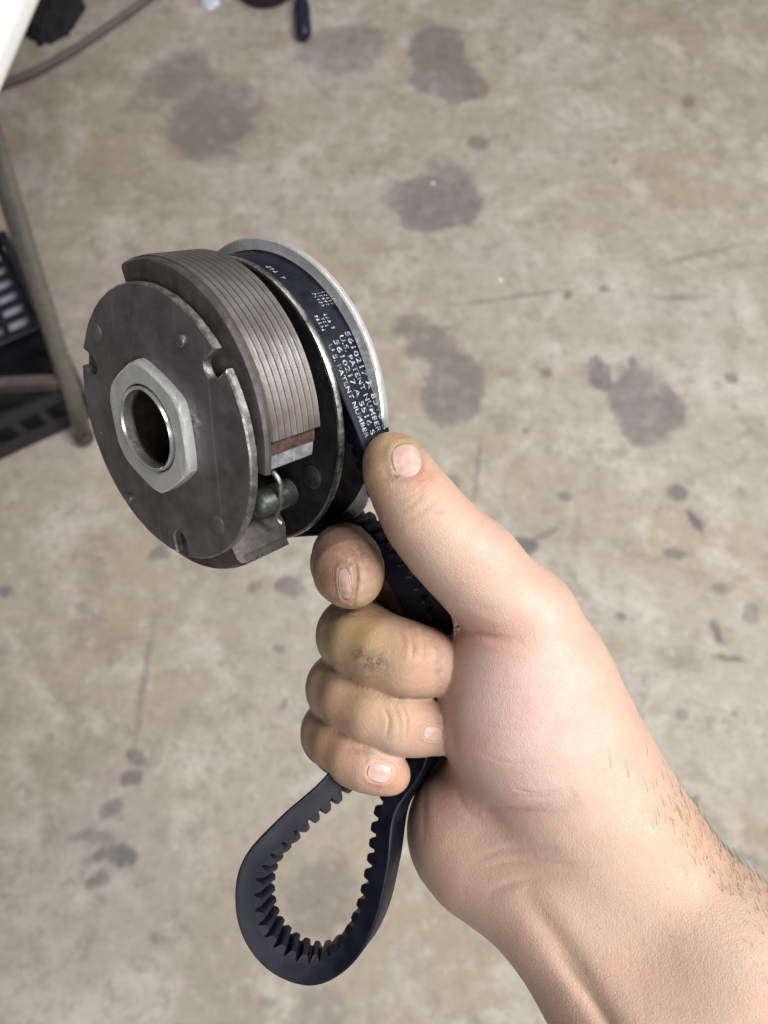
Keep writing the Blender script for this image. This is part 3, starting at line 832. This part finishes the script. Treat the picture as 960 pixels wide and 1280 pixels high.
GRIME_SHADE = [(430, 762, 45, 6, .7), (470, 768, 30, 8, .5), (440, 846, 40, 6, .5), (500, 872, 50, 5, .6), (410, 900, 30, 6, .5), (460, 940, 40, 5, .5), (548, 830, 6, 40, .5), (520, 785, 30, 10, .35), (468, 650, 8, 30, .35), (486, 700, 8, 30, .3), (460, 575, 8, 20, .35), (508, 600, 20, 3, .5), (527, 580, 4, 18, .5), (488, 572, 3, 18, .45), (474, 984, 20, 5, .3), (560, 782, 12, 10, .5), (395, 790, 10, 30, .3), (500, 830, 40, 25, .16), (450, 880, 50, 25, .12), (420, 700, 40, 40, .3), (600, 796, 30, 3, .35), (650, 1014, 50, 3, .3), (668, 994, 30, 2.5, .3),  # dirt marks, plus shade painted along finger seams and creases
         (466, 828, 20, 14, .95), (450, 818, 12, 9, .8), (480, 838, 10, 14, .6), (525, 796, 26, 22, .28), (455, 690, 34, 30, .7), (432, 700, 48, 48, .5), (442, 730, 5, 30, .75), (430, 706, 14, 5, .5), (415, 748, 18, 10, .4), (440, 770, 40, 7, .45), (415, 832, 30, 7, .35), (410, 895, 24, 8, .35), (552, 860, 7, 60, .35), (440, 705, 6, 8, .8), (437, 752, 5, 10, .7), (415, 690, 25, 25, .25),
         (504, 546, 22, 7, .35), (526, 566, 6, 14, .4), (496, 596, 5, 3, .9), (488, 578, 4, 10, .3), (470, 560, 14, 20, .22), (505, 870, 30, 8, .3), (550, 640, 8, 4, .4), (400, 850, 16, 30, .15)]
def make_person():
    F = build_hand_field()
    V, Q = surface_nets(F)
    # light relaxation of the grid
    E = np.concatenate([Q[:, [0, 1]], Q[:, [1, 2]], Q[:, [2, 3]], Q[:, [3, 0]]])
    deg = np.bincount(E.ravel(), minlength=len(V)).astype(float)
    def relax(V, w):
        S_ = np.stack([np.bincount(E[:, 0], V[E[:, 1], k], len(V)) + np.bincount(E[:, 1], V[E[:, 0], k], len(V)) for k in range(3)], 1)
        return V + w * (S_ / deg[:, None] - V)
    for w in (0.6, -0.3, 0.6, -0.3, 0.5): V = relax(V, w)
    # one level of subdivision for the fine creases
    nq, nv0 = len(Q), len(V)
    Es = np.sort(E, 1); key = Es[:, 0].astype(np.int64) * nv0 + Es[:, 1]
    uk, inv = np.unique(key, return_inverse=True)
    ea, eb = uk // nv0, uk % nv0
    mid = nv0 + inv.reshape(4, nq)                      # edge points of every quad
    cen = nv0 + len(uk) + np.arange(nq)
    V = np.r_[V, (V[ea] + V[eb]) / 2, V[Q].mean(1)]
    Q = np.concatenate([np.stack([Q[:, k], mid[k], cen, mid[k - 1]], 1) for k in range(4)])
    E = np.concatenate([Q[:, [0, 1]], Q[:, [1, 2]], Q[:, [2, 3]], Q[:, [3, 0]]])
    deg = np.bincount(E.ravel(), minlength=len(V)).astype(float)
    for w in (0.6, -0.25, 0.6, -0.25, 0.5): V = relax(V, w)
    o = fast_mesh('person', V, Q, M['skin']); me = o.data
    n = len(V)
    Nn = np.empty(n * 3, np.float32); me.vertices.foreach_get('normal', Nn); Nn = Nn.reshape(-1, 3).astype(float)
    P = pix(V)
    front = (Nn * V).sum(1) < 0
    vis = front & (V[:, 2] > -292)
    # only skin the lens can really reach takes the creases that were read off the photograph
    ij = np.clip((P / 3.0).astype(int) + 40, 0, 799)
    zb = np.full((800, 800), 1e9); np.minimum.at(zb, (ij[:, 0], ij[:, 1]), -V[:, 2])
    vis &= -V[:, 2] < zb[ij[:, 0], ij[:, 1]] + 2.5
    disp = np.zeros(n)
    for line, dep, wd in CREASES:
        line = [tuple(q) for q in catmull([np.array(q, float) for q in line], 4)]
        d, tt = poly_dist(P, line)
        fade = np.sin(np.pi * np.clip(tt, 0, 1)) ** 0.9
        disp -= np.where(vis, fade * dep * np.exp(-(d / wd) ** 2), 0)
        disp += np.where(vis, fade * 0.12 * dep * np.exp(-((d - 2.4 * wd) / (1.4 * wd)) ** 2), 0)
    for nl in NAILS:
        a, b = nail_coords(P, nl); r = (np.abs(a) ** 3 + np.abs(b) ** 3) ** (1 / 3)
        disp += np.where(vis, -0.45 * np.clip((1.0 - r) * 4, 0, 1) + 0.22 * np.exp(-((r - 1.25) / 0.2) ** 2), 0)
    V = V + Nn * disp[:, None]
    tone = np.tile(np.array([0.43, 0.305, 0.228]), (n, 1))
    for (px, py, rx, ry, col, st) in TONE:
        w = np.where(vis, st * np.exp(-((P[:, 0] - px) / rx) ** 2 - ((P[:, 1] - py) / ry) ** 2), 0)[:, None]
        tone = tone * (1 - w) + np.array(col) * w
    grime_shade = np.zeros(n)
    for (px, py, rx, ry, st) in GRIME_SHADE:
        grime_shade = np.maximum(grime_shade, np.where(vis, st * np.exp(-((P[:, 0] - px) / rx) ** 2 - ((P[:, 1] - py) / ry) ** 2), 0))
    org = to_world(un(715, 1060, 265))
    W = to_world(V) - org
    me.vertices.foreach_set('co', W.astype(np.float32).ravel()); me.update()
    me.attributes.new('tone', 'FLOAT_COLOR', 'POINT').data.foreach_set('color', np.c_[tone, np.ones(n)].astype(np.float32).ravel())
    me.attributes.new('grime_shade', 'FLOAT', 'POINT').data.foreach_set('value', grime_shade.astype(np.float32))
    me.shade_smooth()
    o.location = org
    tag(o, 'bare hand and hairy forearm gripping the black belt, thumb pointing up along it', 'person')
    # nails
    bvh = BVHTree.FromPolygons(V.tolist(), Q.tolist())
    for nl in NAILS:
        nm, cx, cy, hw, hl, dr, _ = nl
        d = nz(dr); ac = np.array([-d[1], d[0]])
        G = 15; pts = {}
        for i in range(G):
            for j in range(G):
                a, b = -1 + 2 * i / (G - 1), -1 + 2 * j / (G - 1)
                sx = a * math.sqrt(1 - 0.38 * b * b); sy = b * math.sqrt(1 - 0.38 * a * a)
                q = np.array([cx, cy]) + ac * sx * hw * 1.04 + d * sy * hl * 1.04
                ray = Vector(un(q[0], q[1], 1.0)).normalized()
                hit = bvh.ray_cast(Vector((0, 0, 0)), ray)
                if hit[0] is None: continue
                r = (abs(a) ** 4 + abs(b) ** 4) ** 0.25
                lift = 0.62 * (1 - r ** 3) - 0.10
                pts[i, j] = np.array(hit[0]) + np.array(hit[1]) * lift
        key = {k_: n_ for n_, k_ in enumerate(pts)}
        Vn = [to_world(p) - org for p in pts.values()]
        Fn = [(key[i, j], key[i + 1, j], key[i + 1, j + 1], key[i, j + 1]) for i in range(G - 1) for j in range(G - 1)
              if all(q in key for q in ((i, j), (i + 1, j), (i + 1, j + 1), (i, j + 1)))]
        if not Fn: continue
        no = mesh_ob('fingernail', Vn, Fn, M['dirty_nail' if nm == 'index' else 'nail'], o)
        if nm == 'index': no['label'] = 'grimy nail of the index finger'
        sd = no.modifiers.new('thickness', 'SOLIDIFY'); sd.thickness = 0.0004; sd.offset = 0
    # arm hair
    cand = np.where((P[:, 1] > 930) & (P[:, 0] > 690) & (V[:, 2] > -300))[0]
    edge = P[cand, 0] - (P[cand, 1] - 990) * 0.95 - 830              # 0 on the thumb-side outline
    wgt = np.exp(-(np.abs(edge + 4) / 30.0)) + 0.25 * np.exp(-(np.abs(edge + 4) / 110.0)) + 0.015 * (edge < 0)
    wgt *= np.clip((P[cand, 1] - 940) / 120, 0.02, 1.6)
    pick = rng.choice(cand, 1500, replace=False, p=wgt / wgt.sum())
    along = nz(un(905, 1222, 244) - un(770, 1052, 264))
    HV, HF = [], []
    for i in pick:
        p = V[i].copy(); nv = Nn[i]
        big = rng.random()
        L = 2.2 + 5.5 * big * big
        side = nz(np.cross(nv, along))
        ed_ = abs(P[i, 0] - (P[i, 1] - 990) * 0.95 - 824) < 45
        if not ed_: L *= 0.55
        dir0 = nz(along * -0.8 + side * (0.30 + rng.normal() * 0.18) + nv * (0.30 + 0.25 * rng.random()))
        bend = -nv * 0.12 + side * rng.normal() * 0.12
        r0 = (0.044 if ed_ else 0.026) + 0.03 * rng.random()
        q = p - nv * 0.2; dd = dir0.copy(); base = len(HV)
        for k_ in range(5):
            a = nz(np.cross(dd, [0.3, 0.2, 0.9])); b = np.cross(dd, a); r = r0 * (1 - 0.2 * k_)
            for s_ in range(3):
                th_ = 2.0944 * s_; HV.append(to_world(q + r * (math.cos(th_) * a + math.sin(th_) * b)) - org)
            q = q + dd * L / 4; dd = nz(dd + bend)
        for k_ in range(4):
            for s_ in range(3):
                HF.append((base + 3 * k_ + s_, base + 3 * k_ + (s_ + 1) % 3, base + 3 * k_ + 3 + (s_ + 1) % 3, base + 3 * k_ + 3 + s_))
    hm = plain('arm_hair', (0.035, 0.024, 0.016), 0.45, 0, 0.3, 200, 0.0)
    ho = mesh_ob('arm_hair', HV, HF, hm, o); ho['kind'] = 'stuff'
    return o
person = make_person()

# ------------------------------------------------------------------ things on the workshop floor
M['white_plastic'] = plain('white_table_plastic', (0.80, 0.80, 0.79), 0.45, 0, 0.04, 40, 0.1)
M['grey_tube'] = plain('grey_powder_coat', (0.22, 0.215, 0.19), 0.27, 0.7, 0.12, 60, 0.1)
M['brace'] = plain('shaded_grey_steel', (0.105, 0.088, 0.075), 0.45, 0.2, 0.2, 60, 0.1)  # grey like the leg, with its shade mixed into the colour
M['cap'] = plain('worn_red_brown_cap', (0.06, 0.042, 0.038), 0.5, 0, 0.25, 120, 0.2)
M['black_plastic'] = plain('black_crate_plastic', (0.013, 0.013, 0.017), 0.42, 0, 0.2, 60, 0.15)
M['hose'] = plain('grey_hose', (0.115, 0.105, 0.10), 0.6, 0, 0.15, 60, 0.15)
M['cloth'] = plain('black_cloth', (0.012, 0.012, 0.015), 0.85, 0, 0.3, 300, 0.5)
M['navy'] = plain('navy_handle', (0.010, 0.010, 0.035), 0.4, 0, 0.2, 60, 0.1)
M['steel'] = plain('tool_steel', (0.36, 0.35, 0.36), 0.35, 0.8, 0.2, 80, 0.1)
M['green'] = plain('green_core', (0.10, 0.17, 0.06), 0.5, 0, 0.2, 60, 0.1)
M['wrapper'] = plain('pale_plastic_film', (0.55, 0.55, 0.66), 0.25, 0, 0.1, 60, 0.2)
M['filler'] = plain('pale_filler', (0.42, 0.43, 0.52), 0.6, 0, 0.05, 60, 0.1)  # for the added sheet that stands in for bright patches in the crate
M['chip'] = plain('pale_chip', (0.72, 0.70, 0.64), 0.6, 0, 0.1, 200, 0.2)

def bar(name, a, b, w, h, material, parent=None, up=(0, 0, 1), bevel=0.002):
    a, b = Vector(a), Vector(b); t = (b - a).normalized(); s_ = t.cross(Vector(up)).normalized(); u_ = s_.cross(t)
    bm = bmesh.new(); L = (b - a).length
    bmesh.ops.create_cube(bm, size=1.0)
    R = Matrix((s_, t, u_)).transposed()
    for v in bm.verts: v.co = R @ Vector((v.co.x * w, v.co.y * L, v.co.z * h)) + (a + b) / 2
    o = bm_ob(name, bm, material, parent, bevel=bevel)
    return o

# folding table: white top, tubular legs
TZ = 0.74
q1, q2 = Vector(floor_at(50, 0, TZ - 0.036)), Vector(floor_at(0, 116, TZ - 0.036))
q1.z = q2.z = TZ
ed = (q1 - q2).normalized(); ins = Vector((ed.y, -ed.x, 0))
if ins.x > 0: ins = -ins
table = empty('folding_table', loc=(0, 0, 0))
tag(table, 'white folding table with grey tubular leg at the upper left edge', 'table')
fc = q2 - ed * 0.30
cor = [fc, q1 + ed * 0.75, q1 + ed * 0.75 + ins * 0.6, fc + ins * 0.6]
bm = bmesh.new()
lo_ = [bm.verts.new(c - Vector((0, 0, 0.045))) for c in cor]; hi_ = [bm.verts.new(c) for c in cor]
bm.faces.new(lo_[::-1]); bm.faces.new(hi_)
for i in range(4): bm.faces.new((lo_[i], lo_[(i + 1) % 4], hi_[(i + 1) % 4], hi_[i]))
tt_ = bm_ob('table_top', bm, M['white_plastic'], table)
bv = tt_.modifiers.new('bevel', 'BEVEL'); bv.width, bv.segments = 0.016, 5
foot = Vector(floor_at(110, 552)); top = Vector(floor_at(-58, 20, TZ - 0.046))
foot.z = 0.018
leg = tube('leg', [foot + (top - foot) * t for t in (0.012, 0.25, 0.5, 0.75, 1.0)], 0.0175, M['grey_tube'], table, 24)
tube('foot_cap', [foot + (top - foot) * t for t in (-0.010, 0.0, 0.014, 0.018)], [0.0155, 0.0190, 0.0188, 0.0178], M['cap'], leg, 20)
jn = foot + (top - foot) * 0.19
off = Vector(at(-260, 430, 1.26)) - jn; off.z = 0.0
foot2 = foot + off; top2 = top + off
leg2 = tube('leg', [foot2 + (top2 - foot2) * t for t in (0.012, 0.5, 1.0)], 0.0155, M['grey_tube'], table, 24)
bar('cross_brace', jn + off * 0.02, jn + off, 0.020, 0.030, M['brace'], table)

# black slatted crate with a pale sheet added for bright patches in its lattice
A = Vector(floor_at(98, 532)); Bv = Vector(floor_at(0, 577))
ex = (Bv - A).normalized(); A = A - ex * 0.045; ey = Vector((ex.y, -ex.x, 0))
if ey.y < 0: ey = -ey
LX, LY, HZ = 0.50, 0.42, 0.13
crate = empty('plastic_crate', loc=A)
tag(crate, 'black slatted plastic crate on the floor behind the grey table leg', 'crate')
def cb(name, x0, x1, y0, y1, z0, z1, parent=crate, bevel=0.003):
    bm = bmesh.new(); bmesh.ops.create_cube(bm, size=1.0)
    for v in bm.verts:
        v.co = ex * ((x0 + x1) / 2 + v.co.x * (x1 - x0)) + ey * ((y0 + y1) / 2 + v.co.y * (y1 - y0)) + Vector((0, 0, (z0 + z1) / 2 + v.co.z * (z1 - z0)))
    return bm_ob(name, bm, M['black_plastic'], parent, bevel=bevel)
cb('base', 0.0, LX, 0.0, LY, 0.004, 0.012)
for (x0, x1, y0, y1) in ((0, LX, 0, 0.008), (0, LX, LY - 0.008, LY), (0, 0.008, 0.008, LY - 0.008), (LX - 0.008, LX, 0.008, LY - 0.008)):
    cb('wall_rail', x0, x1, y0, y1, 0.012, 0.045)
    cb('top_rail', x0 - 0.004, x1 + 0.004, y0 - 0.004, y1 + 0.004, HZ - 0.028, HZ)
    along_x = (x1 - x0) > (y1 - y0)
    n_ = 9 if along_x else 7
    for k_ in range(n_):
        c_ = (k_ + 0.5) / n_
        if along_x: cb('slat', x0 + c_ * (x1 - x0) - 0.009, x0 + c_ * (x1 - x0) + 0.009, y0 + 0.001, y1 - 0.001, 0.045, HZ - 0.028)
        else: cb('slat', x0 + 0.001, x1 - 0.001, y0 + c_ * (y1 - y0) - 0.009, y0 + c_ * (y1 - y0) + 0.009, 0.045, HZ - 0.028)
# lattice shelf in the far half of the crate
for k_ in range(6):
    yy = 0.20 + k_ * 0.036
    cb('lattice_bar', 0.009, LX - 0.009, yy, yy + 0.013, HZ - 0.050, HZ - 0.040)
for k_ in range(9):
    xx = 0.02 + k_ * 0.055
    cb('lattice_bar', xx, xx + 0.014, 0.20, LY - 0.009, HZ - 0.0395, HZ - 0.034)
bm = bmesh.new()
vs = [bm.verts.new(ex * x + ey * y + Vector((0, 0, z))) for x, y, z in ((0.03, 0.21, 0.070), (0.46, 0.21, 0.068), (0.46, 0.40, 0.071), (0.03, 0.40, 0.069))]
f_ = bm.faces.new(vs); r_ = bmesh.ops.extrude_face_region(bm, geom=[f_])
for v in [g for g in r_['geom'] if isinstance(g, bmesh.types.BMVert)]: v.co.z -= 0.002
sheet = bm_ob('filler_sheet', bm, M['filler'], loc=A)
tag(sheet, 'pale sheet added for bright patches behind the lattice of the black crate', 'filler')

# hose
hp = []
for (px, py) in ((-120, 150), (-40, 126), (0, 112), (40, 97), (80, 76), (120, 50), (155, 26), (190, 0), (240, -40), (310, -80)):
    p = floor_at(px, py); hp.append((p[0], p[1], 0.0105))
hose = tube('air_hose', catmull(hp, 6), 0.0100, M['hose'], None, 14)
tag(hose, 'thin grey hose curving across the floor at top left', 'hose')

def crumple(name, px, py, rx, ry, h, material, seed, amp=0.35, outline=None, n=44):
    c_ = floor_at(px, py); qx = np.linalg.norm(floor_at(px + 10, py) - c_) / 10; qy = np.linalg.norm(floor_at(px, py + 10) - c_) / 10
    g = np.linspace(-1, 1, n); X, Y = np.meshgrid(g, g, indexing='ij')
    D = X * np.sqrt(1 - Y * Y / 2); E_ = Y * np.sqrt(1 - X * X / 2)
    r = np.hypot(D, E_)
    wob = 1 + amp * value_noise(D + 5, E_ + 5, 2.2, 3, seed)
    Xw, Yw = D * rx * qx * wob, E_ * ry * qy * wob
    ridg = 1 - 2 * np.abs(value_noise(D + 9, E_ + 3, 2.6, 4, seed + 1)) * 1.6
    Zt = h * np.clip(1 - r ** 4, 0, 1) * (0.25 + 0.75 * np.clip(ridg, 0, 1)) + 0.0015
    top_ = np.stack([Xw, Yw, Zt], -1).reshape(-1, 3); bot = top_.copy(); bot[:, 2] = 0.0008
    V_ = np.r_[top_, bot]; idx = np.arange(n * n).reshape(n, n)
    Q_ = np.stack([idx[:-1, :-1], idx[1:, :-1], idx[1:, 1:], idx[:-1, 1:]], -1).reshape(-1, 4)
    rim = np.r_[idx[0, :-1], idx[:-1, -1], idx[-1, :0:-1], idx[:0:-1, 0]]; rn = np.roll(rim, -1)
    Q_ = np.r_[Q_, Q_[:, ::-1] + n * n, np.stack([rn, rim, rim + n * n, rn + n * n], 1)]
    return fast_mesh(name, V_, Q_, material, loc=(c_[0], c_[1], 0.0))
rag = crumple('rag', 58, -2, 50, 60, 0.06, M['cloth'], 21, 0.7)
tag(rag, 'crumpled black rag on the floor beside the white table edge', 'rag')
wr = crumple('plastic_wrapper', 262, 0, 13, 14, 0.02, M['wrapper'], 31, 0.6, n=24)
tag(wr, 'small pale crumpled plastic wrapper at the top edge of the photo', 'wrapper')

# roll of black tape with a green core, cut by the frame
tc = floor_at(332, -13)
roll = empty('tape_roll', loc=(tc[0], tc[1], 0.0))
tag(roll, 'black tape roll with green core lying at the top edge', 'tape roll')
def ring_ob(name, r0, r1, z0, z1, material, parent):
    n = 64; V_, F_ = [], []
    prof = [(r0, z0), (r1 - 0.003, z0), (r1, z0 + 0.003), (r1, z1 - 0.004), (r1 - 0.004, z1), (r0, z1)]
    for i in range(n):
        t = 2 * math.pi * i / n
        for r, z in prof: V_.append((r * math.cos(t), r * math.sin(t), z))
    k_ = len(prof)
    for i in range(n):
        for q in range(k_): F_.append((i * k_ + q, ((i + 1) % n) * k_ + q, ((i + 1) % n) * k_ + (q + 1) % k_, i * k_ + (q + 1) % k_))
    bm = bmesh.new(); vs = [bm.verts.new(v) for v in V_]
    for f_ in F_: bm.faces.new([vs[x] for x in f_])
    return bm_ob(name, bm, material, parent, angle=35)
rr_ = 36 * np.linalg.norm(floor_at(342, -13) - tc) / 10
ring_ob('tape', rr_ * 0.62, rr_, 0.001, 0.045, M['black_plastic'], roll)
ring_ob('core', rr_ * 0.30, rr_ * 0.615, 0.001, 0.043, M['green'], roll)

# screwdriver with a navy handle
h0, h1, h2 = np.array(floor_at(381, 56)), np.array(floor_at(378, 6)), np.array(floor_at(366, -90))
drv = empty('screwdriver', loc=(0, 0, 0))
tag(drv, 'screwdriver with dark navy handle lying at the top edge', 'screwdriver')
up_ = np.array([0, 0, 0.022])
k_ = np.linspace(0, 1, 14)
prof_ = [1.3 * q for q in (0.010, 0.0145, 0.016, 0.0165, 0.016, 0.0155, 0.0155, 0.0158, 0.016, 0.016, 0.0150, 0.013, 0.012, 0.0135)]
tube('handle', [h0 + (h1 - h0) * t + up_ for t in k_], prof_, M['navy'], drv, 12)
tube('shaft', [h1 + (h2 - h1) * t + up_ * (1 - 0.8 * t) for t in (0.0, 0.1, 0.5, 1.0)], [0.0095, 0.0085, 0.0050, 0.0045], M['steel'], drv, 12)

for (px, py, r, lab) in ((541, 230, 0.0050, 'tiny white chip lying on the dark oval stain right of the screwdriver'), (625, 351, 0.0055, 'tiny pale chip on bare concrete above the short dark scratch')):
    p = floor_at(px, py)
    bm = bmesh.new(); bmesh.ops.create_icosphere(bm, subdivisions=2, radius=r)
    for v in bm.verts:
        v.co *= 0.8 + 0.45 * random.random(); v.co.z = max(v.co.z * 0.55, -r * 0.3) + r * 0.3
    o = bm_ob('debris_chip', bm, M['chip'], loc=(p[0], p[1], 0.0005))
    tag(o, lab, 'chip', 'pale chips on the floor')
